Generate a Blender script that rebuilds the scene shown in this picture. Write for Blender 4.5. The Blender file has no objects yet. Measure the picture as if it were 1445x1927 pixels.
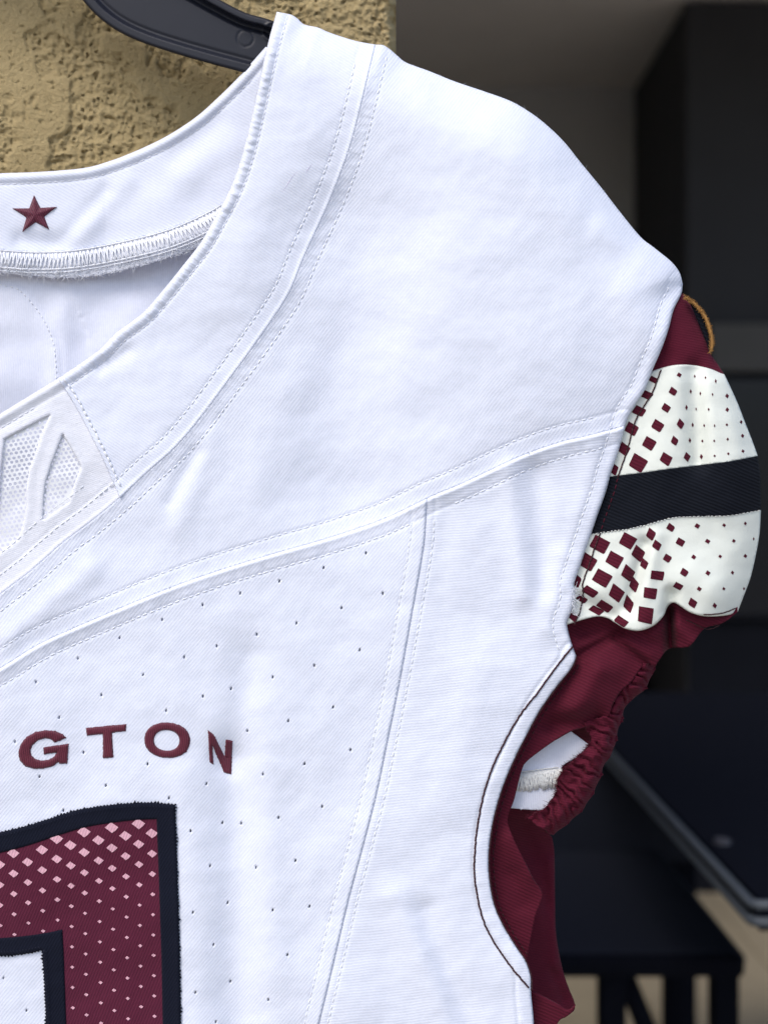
import bpy, bmesh, math, random
import numpy as np
from mathutils import Vector, kdtree, Matrix
from mathutils.geometry import delaunay_2d_cdt

random.seed(7); rng = np.random.default_rng(7)
SC = bpy.context.scene; COL = SC.collection
S = 0.0003; F = 2333.0; CX, CY = 722.5, 963.5; ZC = 1.45     # metres per photo pixel at the chest, camera distance in pixels, eye height

# ---------------------------------------------------------------- camera, sky, sun, exposure
cam_d = bpy.data.cameras.new('camera'); cam = bpy.data.objects.new('camera', cam_d); COL.objects.link(cam)
cam.location = (0, -F*S, ZC); cam.rotation_euler = (math.radians(90), 0, 0)
cam_d.sensor_fit = 'VERTICAL'; cam_d.sensor_height = 36; cam_d.sensor_width = 27
cam_d.lens = 36*F/1927; cam_d.clip_start = 0.02; cam_d.clip_end = 200
cam_d.dof.use_dof = True; cam_d.dof.focus_distance = F*S + 0.018; cam_d.dof.aperture_fstop = 5.0
SC.camera = cam
SUN_EL, SUN_AZ = math.radians(52), math.radians(215)          # azimuth clockwise from +Y (north): behind the camera, to its left
w = bpy.data.worlds.new('World'); SC.world = w; w.use_nodes = True
nt = w.node_tree; bg = nt.nodes['Background']
sky = nt.nodes.new('ShaderNodeTexSky'); sky.sky_type = 'NISHITA'; sky.sun_disc = False
sky.sun_elevation = SUN_EL; sky.sun_rotation = SUN_AZ; sky.air_density = 1.0; sky.dust_density = 2.5; sky.ozone_density = 1.0
nt.links.new(sky.outputs[0], bg.inputs[0]); bg.inputs[1].default_value = 0.12
sun_d = bpy.data.lights.new('sun', 'SUN'); sun = bpy.data.objects.new('sun', sun_d); COL.objects.link(sun)
sun_d.energy = 1.2; sun_d.angle = math.radians(28); sun_d.color = (1.0, 0.96, 0.9)
sv = Vector((math.sin(SUN_AZ)*math.cos(SUN_EL), math.cos(SUN_AZ)*math.cos(SUN_EL), math.sin(SUN_EL)))
sun.rotation_euler = sv.to_track_quat('Z', 'Y').to_euler()
SC.view_settings.view_transform = 'Standard'; SC.view_settings.look = 'None'
SC.view_settings.exposure = 0.68; SC.view_settings.gamma = 1.0

# ---------------------------------------------------------------- small tools
def W(p, h):
    """photo pixels (N,2) seen at height h (pixels toward the camera from the chest plane) -> world metres"""
    p = np.asarray(p, float); h = np.broadcast_to(np.asarray(h, float), (len(p),)); k = (F-h)/F
    return np.stack([(p[:, 0]-CX)*S*k, -h*S, (CY-p[:, 1])*S*k+ZC], 1)

def smooth(pts, step=3.0):
    """Catmull-Rom through pts, resampled evenly"""
    p = np.asarray(pts, float)
    if len(p) > 2:
        q = np.vstack([2*p[0]-p[1], p, 2*p[-1]-p[-2]]); out = []
        for i in range(1, len(q)-2):
            a, b, c, d = q[i-1:i+3]; t = np.linspace(0, 1, 12, endpoint=False)[:, None]
            out.append(.5*((2*b)+(c-a)*t+(2*a-5*b+4*c-d)*t**2+(3*b-a-3*c+d)*t**3))
        p = np.vstack(out+[p[-1:]])
    return resample(p, step)

def resample(p, step):
    d = np.r_[0, np.cumsum(np.hypot(*np.diff(p, axis=0).T))]
    n = max(2, int(round(d[-1]/step))+1); t = np.linspace(0, d[-1], n)
    return np.stack([np.interp(t, d, p[:, 0]), np.interp(t, d, p[:, 1])], 1)

def line(*pts, step=3.0): return resample(np.asarray(pts, float), step)

def join(*segs):
    out = [segs[0]]
    for s in segs[1:]:
        out.append(s[1:] if np.hypot(*(out[-1][-1]-s[0])) < 1.0 else s)
    p = np.vstack(out)
    if np.hypot(*(p[0]-p[-1])) < 1.0: p = p[:-1]
    return p

class Curve:
    def __init__(self, pts, sm=True):
        self.p = smooth(pts, 1.5) if sm else resample(np.asarray(pts, float), 1.5)
        self.kd = kdtree.KDTree(len(self.p))
        for i, q in enumerate(self.p): self.kd.insert((q[0], q[1], 0), i)
        self.kd.balance(); self.lo = self.p.min(0); self.hi = self.p.max(0)
    def q(self, P, far=150):
        """distance (clamped to far) and arc length of the nearest point; signed = side of travel"""
        P = np.asarray(P, float); d = np.full(len(P), float(far)); s = np.zeros(len(P)); sg = np.ones(len(P))
        m = ((P > self.lo-far) & (P < self.hi+far)).all(1)
        for i in np.nonzero(m)[0]:
            _, k, dd = self.kd.find((P[i, 0], P[i, 1], 0))
            if dd < far: d[i] = dd; s[i] = k*1.5
        k = np.clip((s/1.5).astype(int), 1, len(self.p)-2); t = self.p[k+1]-self.p[k-1]; v = P-self.p[k]
        sg = np.sign(t[:, 0]*v[:, 1]-t[:, 1]*v[:, 0]); sg[sg == 0] = 1
        # refine the distance perpendicular to the tangent for close points
        n = np.abs(t[:, 0]*v[:, 1]-t[:, 1]*v[:, 0])/np.maximum(np.hypot(t[:, 0], t[:, 1]), 1e-6)
        ends = (s < 3) | (s > (len(self.p)-3)*1.5)
        d = np.where((d < 12) & ~ends, n, d)
        return d, s, sg
    def offset(self, off):
        t = np.gradient(self.p, axis=0); n = np.stack([-t[:, 1], t[:, 0]], 1); n /= np.maximum(np.hypot(n[:, 0], n[:, 1]), 1e-6)[:, None]
        k = np.ones(9)/9
        for j in (0, 1): n[:, j] = np.convolve(np.pad(n[:, j], 4, mode='edge'), k, 'valid')
        return self.p + n*off

PERM = rng.permutation(4096)
GR = rng.normal(size=(4096, 2)); GR /= np.hypot(GR[:, 0], GR[:, 1])[:, None]
def noise(P, scale, seed=0):
    q = np.asarray(P, float)/scale + 37.3*(seed+1); i = np.floor(q).astype(int); f = q-i
    u = f*f*f*(f*(f*6-15)+10)
    def g(ox, oy):
        h = PERM[(PERM[(i[:, 0]+ox) & 4095]+i[:, 1]+oy+seed*17) & 4095]
        return GR[h, 0]*(f[:, 0]-ox)+GR[h, 1]*(f[:, 1]-oy)
    a = g(0, 0)*(1-u[:, 0])+g(1, 0)*u[:, 0]; b = g(0, 1)*(1-u[:, 0])+g(1, 1)*u[:, 0]
    return 1.5*(a*(1-u[:, 1])+b*u[:, 1])

def inside(P, poly):
    x, y = P[:, 0], P[:, 1]; r = np.zeros(len(P), bool); a = poly; b = np.roll(poly, -1, 0)
    for (x0, y0), (x1, y1) in zip(a, b):
        if y0 == y1: continue
        m = (y0 > y) != (y1 > y)
        r ^= m & (x < (x1-x0)*(y-y0)/(y1-y0)+x0)
    return r

def new_obj(name, me, mat=None, parent=None, **props):
    o = bpy.data.objects.new(name, me); COL.objects.link(o)
    if mat is not None: me.materials.append(mat)
    if parent is not None: o.parent = parent
    for k, v in props.items(): o[k] = v
    return o

def thing(name, label, cat, loc=(0, 0, 0), group=None):
    o = bpy.data.objects.new(name, None); COL.objects.link(o); o.location = loc; o.empty_display_size = .02
    o['label'] = label; o['category'] = cat
    if group: o['group'] = group
    bpy.context.view_layer.update() if False else None
    return o

def mesh_from(name, V, T, smooth_=True):
    me = bpy.data.meshes.new(name); me.from_pydata([tuple(v) for v in V], [], [tuple(t) for t in T])
    if smooth_: me.polygons.foreach_set('use_smooth', [True]*len(me.polygons))
    return me

def panel(name, outline, h, mat, parent, step=3.2, holes=(), thick=4.0, **props):
    """cloth panel: constrained Delaunay mesh inside the outline (holes cut out), raised by the height function h(P)"""
    outline = np.asarray(outline, float); lo, hi = outline.min(0), outline.max(0)
    gx = np.arange(lo[0], hi[0], step); gy = np.arange(lo[1], hi[1], step*.87)
    X, Y = np.meshgrid(gx, gy); X = X+np.where(np.arange(len(gy)) % 2, step/2, 0)[:, None]
    G = np.stack([X.ravel(), Y.ravel()], 1)+rng.uniform(-.12, .12, (X.size, 2))*step
    G = G[inside(G, outline)]
    allb = [outline]+[np.asarray(q, float) for q in holes]
    kd = kdtree.KDTree(sum(len(b) for b in allb)); k = 0
    for b in allb:
        for q in b: kd.insert((q[0], q[1], 0), k); k += 1
    kd.balance()
    keep = np.array([kd.find((a, b, 0))[2] > step*.5 for a, b in G], bool) if len(G) else np.zeros(0, bool)
    G = G[keep]
    V = []; E = []
    for b in allb:
        n0 = len(V); V += [Vector(q) for q in b]; n = len(b); E += [(n0+i, n0+(i+1) % n) for i in range(n)]
    V += [Vector(q) for q in G]
    r = delaunay_2d_cdt(V, E, [], 0, 1e-5)
    P = np.array([tuple(v) for v in r[0]]); T = np.array(r[2])
    c = P[T].mean(1); ok = inside(c, outline)
    if holes:
        for b in allb[1:]:
            bl, bh = b.min(0), b.max(0); m = ok & (c > bl).all(1) & (c < bh).all(1); ii = np.nonzero(m)[0]
            if len(ii): ok[ii[inside(c[ii], b)]] = False
    T = T[ok]; used = np.unique(T); mp = np.full(len(P), -1); mp[used] = np.arange(len(used)); P = P[used]; T = mp[T]
    a = P[T]; area = (a[:, 1, 0]-a[:, 0, 0])*(a[:, 2, 1]-a[:, 0, 1])-(a[:, 1, 1]-a[:, 0, 1])*(a[:, 2, 0]-a[:, 0, 0])
    T[area > 0] = T[area > 0][:, ::-1]      # y runs down: make the faces look at the camera
    hh = h(P) if callable(h) else np.full(len(P), float(h))
    me = mesh_from(name, W(P, hh), T)
    uv = me.uv_layers.new(name='UVMap'); li = np.zeros(len(me.loops), int); me.loops.foreach_get('vertex_index', li)
    uv.data.foreach_set('uv', (P[li]/1000*np.array([1, -1])).ravel())
    o = new_obj(name, me, mat, parent, **props)
    if thick:
        s = o.modifiers.new('thickness', 'SOLIDIFY'); s.thickness = thick*S; s.offset = -1
    return o

def tubes_mesh(name, paths, radii, sides=5, cap=True):
    """several tubes in one mesh: every path (N,3) metres"""
    V, T = [], []
    for path, rad in zip(paths, radii):
        path = np.asarray(path, float); n = len(path); rad = np.broadcast_to(rad, (n,))
        t = np.gradient(path, axis=0); t /= np.maximum(np.linalg.norm(t, axis=1), 1e-12)[:, None]
        up = np.array([0.0, -1.0, 0.0]) if abs(t[0] @ np.array([0, -1, 0])) < .9 else np.array([1.0, 0, 0])
        n0 = len(V)
        for i in range(n):
            a = np.cross(t[i], up); a /= max(np.linalg.norm(a), 1e-9); b = np.cross(t[i], a)
            for k in range(sides):
                th = 2*math.pi*k/sides; V.append(path[i]+rad[i]*(math.cos(th)*a+math.sin(th)*b))
        for i in range(n-1):
            for k in range(sides):
                k2 = (k+1) % sides; T.append((n0+i*sides+k, n0+i*sides+k2, n0+(i+1)*sides+k2, n0+(i+1)*sides+k))
        if cap:
            T.append(tuple(n0+k for k in range(sides))[::-1]); T.append(tuple(n0+(n-1)*sides+k for k in range(sides)))
    return mesh_from(name, V, T)

def stitches(name, pts, h, mat, parent, length=9.0, gap=3.0, rad=1.3, lift=.5, wob=.5, sag=1.4, **props):
    """a row of separate thread stitches along a pixel path on the surface h"""
    p = resample(np.asarray(pts, float), 1.0); n = len(p); paths = []; s = 0
    while s+length < n-1:
        L = length*rng.uniform(.85, 1.12); t = np.array([0, .15, .5, .85, 1.0])*L+s
        q = np.stack([np.interp(t, np.arange(n), p[:, 0]), np.interp(t, np.arange(n), p[:, 1])], 1)
        q = q+rng.normal(0, wob*.5, 2)+np.outer(np.linspace(-.5, .5, 5), rng.normal(0, wob, 2))
        hh = (h(q) if callable(h) else np.full(5, float(h)))+lift+np.array([-sag, 0, .3, 0, -sag])
        paths.append(W(q, hh)); s += L+gap*rng.uniform(.7, 1.3)
    me = tubes_mesh(name, paths, [np.array([.55, 1, 1, 1, .55])*rad*S]*len(paths), 5)
    props.setdefault('kind', 'stuff')
    return new_obj(name, me, mat, parent, **props)

def hairs(name, roots, dirs, lens, rad, mat, parent, curl=.5, **props):
    paths, rr = [], []
    for r, d, L in zip(roots, dirs, lens):
        d = np.asarray(d, float); d /= np.linalg.norm(d); c = rng.normal(0, curl, 3); t = np.linspace(0, 1, 4)[:, None]
        paths.append(np.asarray(r)+L*(d*t+c*t*t*.5)); rr.append(np.array([1, .9, .7, .4])*rad)
    props.setdefault('kind', 'stuff')
    return new_obj(name, tubes_mesh(name, paths, rr, 3), mat, parent, **props)

def box_bm(bm, x0, x1, y0, y1, z0, z1, bevel=0.0):
    r = bmesh.ops.create_cube(bm, size=1.0, matrix=Matrix.Translation(((x0+x1)/2, (y0+y1)/2, (z0+z1)/2)) @ Matrix.Diagonal((x1-x0, y1-y0, z1-z0, 1)))
    if bevel:
        es = list({e for v in r['verts'] for e in v.link_edges})
        bmesh.ops.bevel(bm, geom=es, offset=bevel, segments=2, affect='EDGES', profile=.5)

def bm_obj(name, bm, mat, parent=None, **props):
    me = bpy.data.meshes.new(name); bm.to_mesh(me); bm.free()
    return new_obj(name, me, mat, parent, **props)

def boxes(name, lst, mat, parent=None, bevel=0.0, **props):
    bm = bmesh.new()
    for b in lst: box_bm(bm, *b, bevel=bevel)
    return bm_obj(name, bm, mat, parent, **props)

# ---------------------------------------------------------------- materials
class NT:
    def __init__(self, name):
        self.m = bpy.data.materials.new(name); self.m.use_nodes = True; self.t = self.m.node_tree
        self.b = self.t.nodes['Principled BSDF']
    def n(self, typ, **kw):
        x = self.t.nodes.new(typ)
        for k, v in kw.items(): setattr(x, k, v)
        return x
    def l(self, a, b): self.t.links.new(a, b)
    def math(self, op, a, b=None, c=None):
        x = self.n('ShaderNodeMath', operation=op)
        for i, v in enumerate((a, b, c)):
            if v is None: continue
            if isinstance(v, (int, float)): x.inputs[i].default_value = v
            else: self.l(v, x.inputs[i])
        return x.outputs[0]
    def noise(self, vec, scale, detail=3, rough=.55):
        x = self.n('ShaderNodeTexNoise'); x.inputs['Scale'].default_value = scale; x.inputs['Detail'].default_value = detail
        x.inputs['Roughness'].default_value = rough; self.l(vec, x.inputs['Vector']); return x.outputs[0]
    def mix(self, fac, c1, c2):
        x = self.n('ShaderNodeMix', data_type='RGBA'); self.l(fac, x.inputs[0]) if not isinstance(fac, float) else setattr(x.inputs[0], 'default_value', fac)
        for i, c in ((6, c1), (7, c2)):
            if isinstance(c, tuple): x.inputs[i].default_value = (*c, 1)
            else: self.l(c, x.inputs[i])
        return x.outputs[2]
    def bump(self, height, dist, strength=1.0, prev=None):
        x = self.n('ShaderNodeBump'); x.inputs['Distance'].default_value = dist; x.inputs['Strength'].default_value = strength
        self.l(height, x.inputs['Height'])
        if prev is not None: self.l(prev, x.inputs['Normal'])
        return x.outputs[0]

def cloth(name, col, groove, ang, period=5.2, relief=.000065, warp=1.2, rough=.9, sheen=.1, fuzz=.00006, yarn=0.35, spec=.25):
    """woven twill: diagonal ribs (angle in degrees, rising to the right) with yarn-length breaks and slub noise, in fabric coordinates"""
    k = NT(name); uv = k.n('ShaderNodeUVMap').outputs[0]; sp = k.n('ShaderNodeSeparateXYZ'); k.l(uv, sp.inputs[0])
    a = math.radians(ang); nx, ny = -math.sin(a), math.cos(a); fr = 2*math.pi*1000/period
    u = k.math('ADD', k.math('MULTIPLY', sp.outputs[0], nx*fr), k.math('MULTIPLY', sp.outputs[1], ny*fr))
    v = k.math('ADD', k.math('MULTIPLY', sp.outputs[0], ny*fr*.62), k.math('MULTIPLY', sp.outputs[1], -nx*fr*.62))
    n1 = k.noise(uv, 7, 2); n2 = k.noise(uv, 60, 2); n3 = k.noise(uv, 300, 2)
    ph = k.math('ADD', k.math('MULTIPLY', n1, warp*6.28), k.math('MULTIPLY', n2, 1.6)); ph = k.math('ADD', ph, k.math('MULTIPLY', n3, 1.3))
    s1 = k.math('MULTIPLY_ADD', k.math('SINE', k.math('ADD', u, ph)), .5, .5)
    s2 = k.math('MULTIPLY_ADD', k.math('SINE', k.math('ADD', k.math('ADD', v, k.math('MULTIPLY', u, .5)), k.math('MULTIPLY', n3, 3.0))), .5, .5)
    hgt = k.math('MULTIPLY_ADD', k.math('MULTIPLY', s2, s1), yarn, s1)
    slub = k.noise(uv, 140, 3, .6)
    c = k.mix(s1, groove, col)
    sl = k.n('ShaderNodeMapRange'); sl.inputs[1].default_value = .3; sl.inputs[2].default_value = .7; sl.inputs[3].default_value = .965; sl.inputs[4].default_value = 1.02; k.l(slub, sl.inputs[0])
    hs = k.n('ShaderNodeHueSaturation'); k.l(c, hs.inputs['Color']); k.l(sl.outputs[0], hs.inputs['Value'])
    k.l(hs.outputs[0], k.b.inputs['Base Color'])
    b1 = k.bump(hgt, relief); b2 = k.bump(slub, fuzz, 1.0, b1); b3 = k.bump(k.noise(uv, 22, 2), .0004, .4, b2)
    k.l(b3, k.b.inputs['Normal'])
    k.b.inputs['Roughness'].default_value = rough; k.b.inputs['Specular IOR Level'].default_value = spec
    k.b.inputs['Sheen Weight'].default_value = sheen; k.b.inputs['Sheen Roughness'].default_value = .5
    return k.m

def plain(name, col, rough=.5, var=.15, scale=60, bump=0.0, spec=.5, coord='Object', metallic=0.0, bscale=None):
    k = NT(name); tc = k.n('ShaderNodeTexCoord').outputs[coord]; n = k.noise(tc, scale, 4)
    lo = tuple(c*(1-var) for c in col); hi = tuple(min(1, c*(1+var)) for c in col)
    k.l(k.mix(n, lo, hi), k.b.inputs['Base Color']); k.b.inputs['Roughness'].default_value = rough
    k.b.inputs['Specular IOR Level'].default_value = spec; k.b.inputs['Metallic'].default_value = metallic
    if bump: k.l(k.bump(k.noise(tc, bscale or scale*4, 4), bump), k.b.inputs['Normal'])
    return k.m

WH, WG = (.755, .79, .895), (.695, .735, .865)
M = {}
M['yoke'] = cloth('white_twill_yoke', WH, WG, 52, 5.4)
M['collar'] = cloth('white_twill_collar', WH, WG, -33, 5.0)
M['front'] = cloth('white_twill_front', WH, WG, 50, 5.3)
M['side'] = cloth('white_twill_side', WH, WG, 6, 5.2, warp=1.8, relief=.00005)
M['back'] = cloth('white_twill_back', WH, WG, -28, 5.4)
M['jersey_knit'] = cloth('white_fine_knit', (.77, .80, .91), (.72, .75, .88), 88, 3.4, relief=.00005)
M['felt'] = cloth('white_brushed_knit', (.78, .80, .87), (.73, .75, .84), 20, 3.6, relief=.00004, fuzz=.0003)
M['mesh'] = plain('white_mesh_yarn', (.82, .84, .88), .8, .05, 900, spec=.2)
M['maroon'] = cloth('maroon_twill', (.092, .0085, .022), (.066, .006, .016), -24, 6.0, relief=.00012, rough=.8, sheen=.03, spec=.12)
M['maroon_smooth'] = cloth('maroon_smooth_twill', (.094, .0085, .023), (.076, .007, .0185), -12, 4.6, relief=.0001, rough=.85, sheen=.03, spec=.12)
M['film'] = plain('cream_heat_film', (.72, .755, .70), .55, .03, 300, bump=.00012, spec=.35, bscale=700)
M['navy_twill'] = cloth('navy_twill', (.008, .010, .016), (.0045, .0055, .009), -22, 6.2, relief=.00018, rough=.8, sheen=.02, spec=.08)
M['number'] = cloth('maroon_number_twill', (.098, .010, .033), (.075, .008, .026), 68, 5.2, relief=.0001, rough=.85, sheen=.06)
M['number_navy'] = cloth('navy_number_twill', (.009, .011, .022), (.007, .0085, .017), 60, 5.0, relief=.0001, rough=.9, sheen=.02, spec=.08)
M['pink'] = cloth('pink_print', (.72, .42, .50), (.64, .35, .43), 68, 5.2, relief=.0001)
M['satin_v'] = cloth('maroon_satin_thread', (.135, .011, .034), (.075, .007, .02), 84, 3.6, relief=.00018, warp=.5, rough=.5, sheen=.1, spec=.4)
M['satin_d'] = cloth('maroon_satin_thread_slanted', (.15, .014, .042), (.075, .008, .024), -62, 3.8, relief=.00025, warp=.5, rough=.5, sheen=.1, spec=.4)
M['thread'] = plain('white_thread', (.80, .82, .88), .7, .04, 500, spec=.3)
M['thread_dark'] = plain('dark_brown_thread', (.045, .014, .018), .7, .3, 900, spec=.3)
M['thread_navy'] = plain('navy_thread', (.016, .019, .04), .7, .3, 900, spec=.3)
M['thread_cream'] = plain('cream_thread', (.76, .765, .76), .75, .05, 500, spec=.3)
M['gold'] = plain('gold_embroidery_thread', (.36, .19, .06), .8, .3, 700, spec=.2)
M['plastic'] = plain('black_hanger_plastic', (.011, .013, .022), .45, .1, 90, bump=.00003, spec=.3, bscale=900)

# ---------------------------------------------------------------- key curves of the jersey, in photo pixels
A_PTS = [(707,84),(696,130),(681,195),(657,284),(621,379),(573,484),(542,557),(480,649),(434,712),(375,791),(327,846),(276,891),(227,937)]
A2_PTS = [(227,937),(170,984),(118,1023),(59,1075),(0,1120),(-70,1176),(-140,1235)]
B_PTS = [(521,22),(508,68),(494,126),(476,210),(458,284),(437,347),(410,400),(379,455),(342,503),(304,550),(268,590),(221,625),(189,657),(158,680),(110,712)]
B2_PTS = [(110,712),(59,743),(0,779),(-70,820),(-140,862)]
C_PTS = [(110,712),(133,746),(154,783),(179,831),(199,872),(218,916),(227,937)]
TC_PTS = [(521,22),(536,25),(549,28),(560,35),(573,46),(599,52),(617,60),(649,71),(674,78),(707,84)]
T_PTS = [(707,84),(721,85),(734,93),(749,106),(765,118),(808,134),(855,153),(908,171),(960,190),(998,212),(1029,236),(1061,267),(1093,307),(1130,352),(1167,400),(1204,445),(1230,466),(1262,492),(1278,513),(1284,535)]
F1_PTS = [(-140,1328),(-70,1291),(0,1258),(79,1210),(184,1163),(316,1108),(421,1071),(526,1039),(600,1018),(672,995),(726,975),(771,954),(803,938)]
F2_PTS = [(803,938),(816,932),(860,914),(901,895),(978,859),(1054,832),(1110,819),(1176,801)]
E1_PTS = [(1284,535),(1281,554),(1267,583),(1258,617),(1248,647),(1239,669),(1226,699),(1213,733),(1194,763),(1183,782),(1176,801)]
E2_PTS = [(1176,801),(1169,828),(1161,856),(1149,890),(1140,924),(1123,972),(1112,1005),(1101,1036),(1090,1069),(1080,1099),(1082,1118),(1076,1148),(1067,1170),(1069,1189),(1076,1213),(1084,1235)]
E3_PTS = [(1084,1235),(1074,1258),(1044,1296),(1015,1338),(990,1384),(967,1430),(946,1480),(931,1530),(923,1572),(919,1618),(922,1664),(931,1706),(948,1744),(971,1782),(988,1807),(996,1828),(999,1844),(999,1870),(1002,1900),(1004,1927),(1012,2060)]
H_PTS = [(803,938),(801,980),(798,1021),(789,1078),(778,1138),(752,1282),(727,1405),(707,1500),(681,1600),(657,1689),(636,1777),(616,1861),(600,1927),(568,2060)]
A, B, C, F1, F2, H = (Curve(q) for q in (A_PTS, B_PTS, C_PTS, F1_PTS, F2_PTS, H_PTS))
AA = Curve(A_PTS+A2_PTS[1:]); FF = Curve(F1_PTS+F2_PTS[1:]); BB = Curve(B_PTS+B2_PTS[1:])
TT = Curve(np.vstack([smooth(TC_PTS), smooth(T_PTS)]), False); T = Curve(T_PTS)
E1, E2, E3 = Curve(E1_PTS), Curve(E2_PTS), Curve(E3_PTS)
EE = Curve(np.vstack([smooth(E1_PTS), smooth(E2_PTS)[1:], smooth(E3_PTS)[1:]]), False)

RIDGES = [  # x0 y0 x1 y1 width height(px)
 (402,820,335,990,22,4), (372,850,318,945,14,-4), (20,1195,170,1075,24,6), (670,420,640,900,120,-24), (970,300,1010,640,190,28),
 (1135,430,1250,520,26,8), (1180,560,1225,640,40,6), (860,520,700,800,90,6),
 (468,1240,440,1430,34,-9), (440,1430,452,2060,42,-17), (350,1480,372,2060,40,7), (505,1450,512,1950,40,4), (380,1120,470,1330,40,2),
 (958,890,985,1120,24,9), (1010,890,1024,1110,24,-8), (1060,1050,1030,1180,26,6), (840,960,830,1090,28,-4), (700,1560,640,1900,60,6),
 (745,1690,850,1950,30,8), (800,1715,890,1950,24,-9), (900,1250,850,1500,50,6), (1120,850,1080,1010,20,4),
 (250,560,200,640,16,-4), (240,660,190,690,14,-6), (560,250,420,560,70,6), (640,560,480,900,40,3)]
def ridges(P, lst):
    h = np.zeros(len(P))
    for x0, y0, x1, y1, wd, a in lst:
        d = np.array([x1-x0, y1-y0], float); L2 = d @ d; v = P-np.array([x0, y0]); t = np.clip((v @ d)/L2, 0, 1)
        r = v-t[:, None]*d; h += a*np.exp(-(r**2).sum(1)/wd**2)
    return h
def H0(P):
    """the body of the jersey front: shoulder rolls back, folds, slight unevenness"""
    P = np.asarray(P, float); h = ridges(P, RIDGES)
    h += 5*noise(P, 170, 1)+1.6*noise(P, 62, 2)+.55*noise(P, 24, 3)
    d, _, _ = TT.q(P, 130); h -= 60*np.clip(1-d/130, 0, 1)**2.6
    d, _, _ = EE.q(P, 70); h -= 6*np.clip(1-d/70, 0, 1)**2
    return h
g = lambda d, c, s: np.exp(-((d-c)/s)**2)
def sm01(x): x = np.clip(x, 0, 1); return x*x*(3-2*x)
def pucker(s, seed, wl=17):
    q = np.stack([s, np.zeros_like(s)], 1); return noise(q, wl, seed)+.6*noise(q, wl*.45, seed+5)

def h_collar(P):
    h = H0(P); d, s, _ = AA.q(P, 60); h += 1.6*np.exp(-d/16)+1.8*g(d, 3.2, 3.2)-1.0*np.clip(1-d/2.5, 0, 1)**2-1.2*g(d, 30, 3)+.8*pucker(s, 11, 14)*g(d, 30, 9)
    d, s, _ = B.q(P, 60)                                   # rolled, puckered neck edge
    h += 4*g(d, 9, 8)-5*np.clip(1-d/4, 0, 1)**2-2.0*g(d, 22, 3)+2.6*pucker(s, 12, 12)*g(d, 11, 9)
    d, _, _ = C.q(P, 40); h += 3*np.exp(-d/8)
    return h+1
def h_insert(P):
    h = H0(P); d, s, _ = AA.q(P, 60); h += 1.6*np.exp(-d/16)+1.8*g(d, 3.2, 3.2)-1.0*np.clip(1-d/2.5, 0, 1)**2-1.0*g(d, 34, 3)
    d, s, _ = BB.q(P, 60); h += 5*g(d, 8, 8)-6*np.clip(1-d/4, 0, 1)**2-1.6*g(d, 24, 4)+.7*pucker(s, 14)*g(d, 20, 9)
    return h-1
def h_yoke(P):
    h = H0(P); d, s, _ = AA.q(P, 60); h += 2.6*np.exp(-d/7)-1.0*g(d, 25, 3.5)+1.15*pucker(s, 15, 14)*g(d, 15, 8)
    d, s, _ = FF.q(P, 60); h += 1.5*np.exp(-d/5)-1.6*g(d, 31, 3)+.7*pucker(s, 16, 18)*g(d, 27, 10)
    d, s, _ = E1.q(P, 60); h += 3*g(d, 9, 9)-7*np.clip(1-d/4, 0, 1)**2-1.5*g(d, 27, 3)+1.0*pucker(s, 17, 16)*g(d, 20, 12)
    return h
def f_seam(P):
    d, s, _ = FF.q(P, 60); return 7.5*np.exp(-np.clip(d-5, 0, None)/15)*np.clip((d+1)/6, 0, 1)**.8-1.5*g(d, 29, 3)+1.3*pucker(s, 18, 18)*g(d, 24, 9)
def h_front(P):
    h = H0(P)+f_seam(P); d, s, _ = H.q(P, 60); h += 2.3*np.clip(1-d/34, 0, 1)-3*np.clip(1-d/2.5, 0, 1)-1.3*g(d, 27, 3)+.7*pucker(s, 19, 20)*g(d, 22, 10)
    return h
def h_side(P):
    h = H0(P)+f_seam(P); d, s, _ = H.q(P, 60); h += -2*np.exp(-d/5)-1.3*g(d, 16, 3)+.5*pucker(s, 20, 20)*g(d, 16, 9)
    d, s, _ = E2.q(P, 60); h += 3*g(d, 9, 9)-7*np.clip(1-d/4, 0, 1)**2-1.5*g(d, 27, 3)+.8*pucker(s, 21, 20)*g(d, 20, 12)
    d, s, _ = E3.q(P, 60); h += 2.0*g(d, 16, 16)-4*np.clip(1-d/2.5, 0, 1)**2-2.4*g(d, 29, 3.5)+.8*pucker(s, 22, 24)*g(d, 18, 12)
    return h

jersey = thing('football_jersey', 'white football jersey with maroon and navy trim hanging against the stucco wall', 'jersey')
jersey['group'] = 'jersey on its hanger'; del jersey['group']

# ---------------------------------------------------------------- white panels
sg = smooth
panel('shoulder_yoke', join(sg(A_PTS), sg(A2_PTS), line((-140,1235),(-140,1328)), sg(F1_PTS), sg(F2_PTS), sg(E1_PTS)[::-1], sg(T_PTS)[::-1]), h_yoke, M['yoke'], jersey)
panel('collar_band', join(sg(B_PTS), sg(C_PTS), sg(A_PTS)[::-1], sg(TC_PTS)[::-1]), h_collar, M['collar'], jersey, step=2.8)

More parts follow.
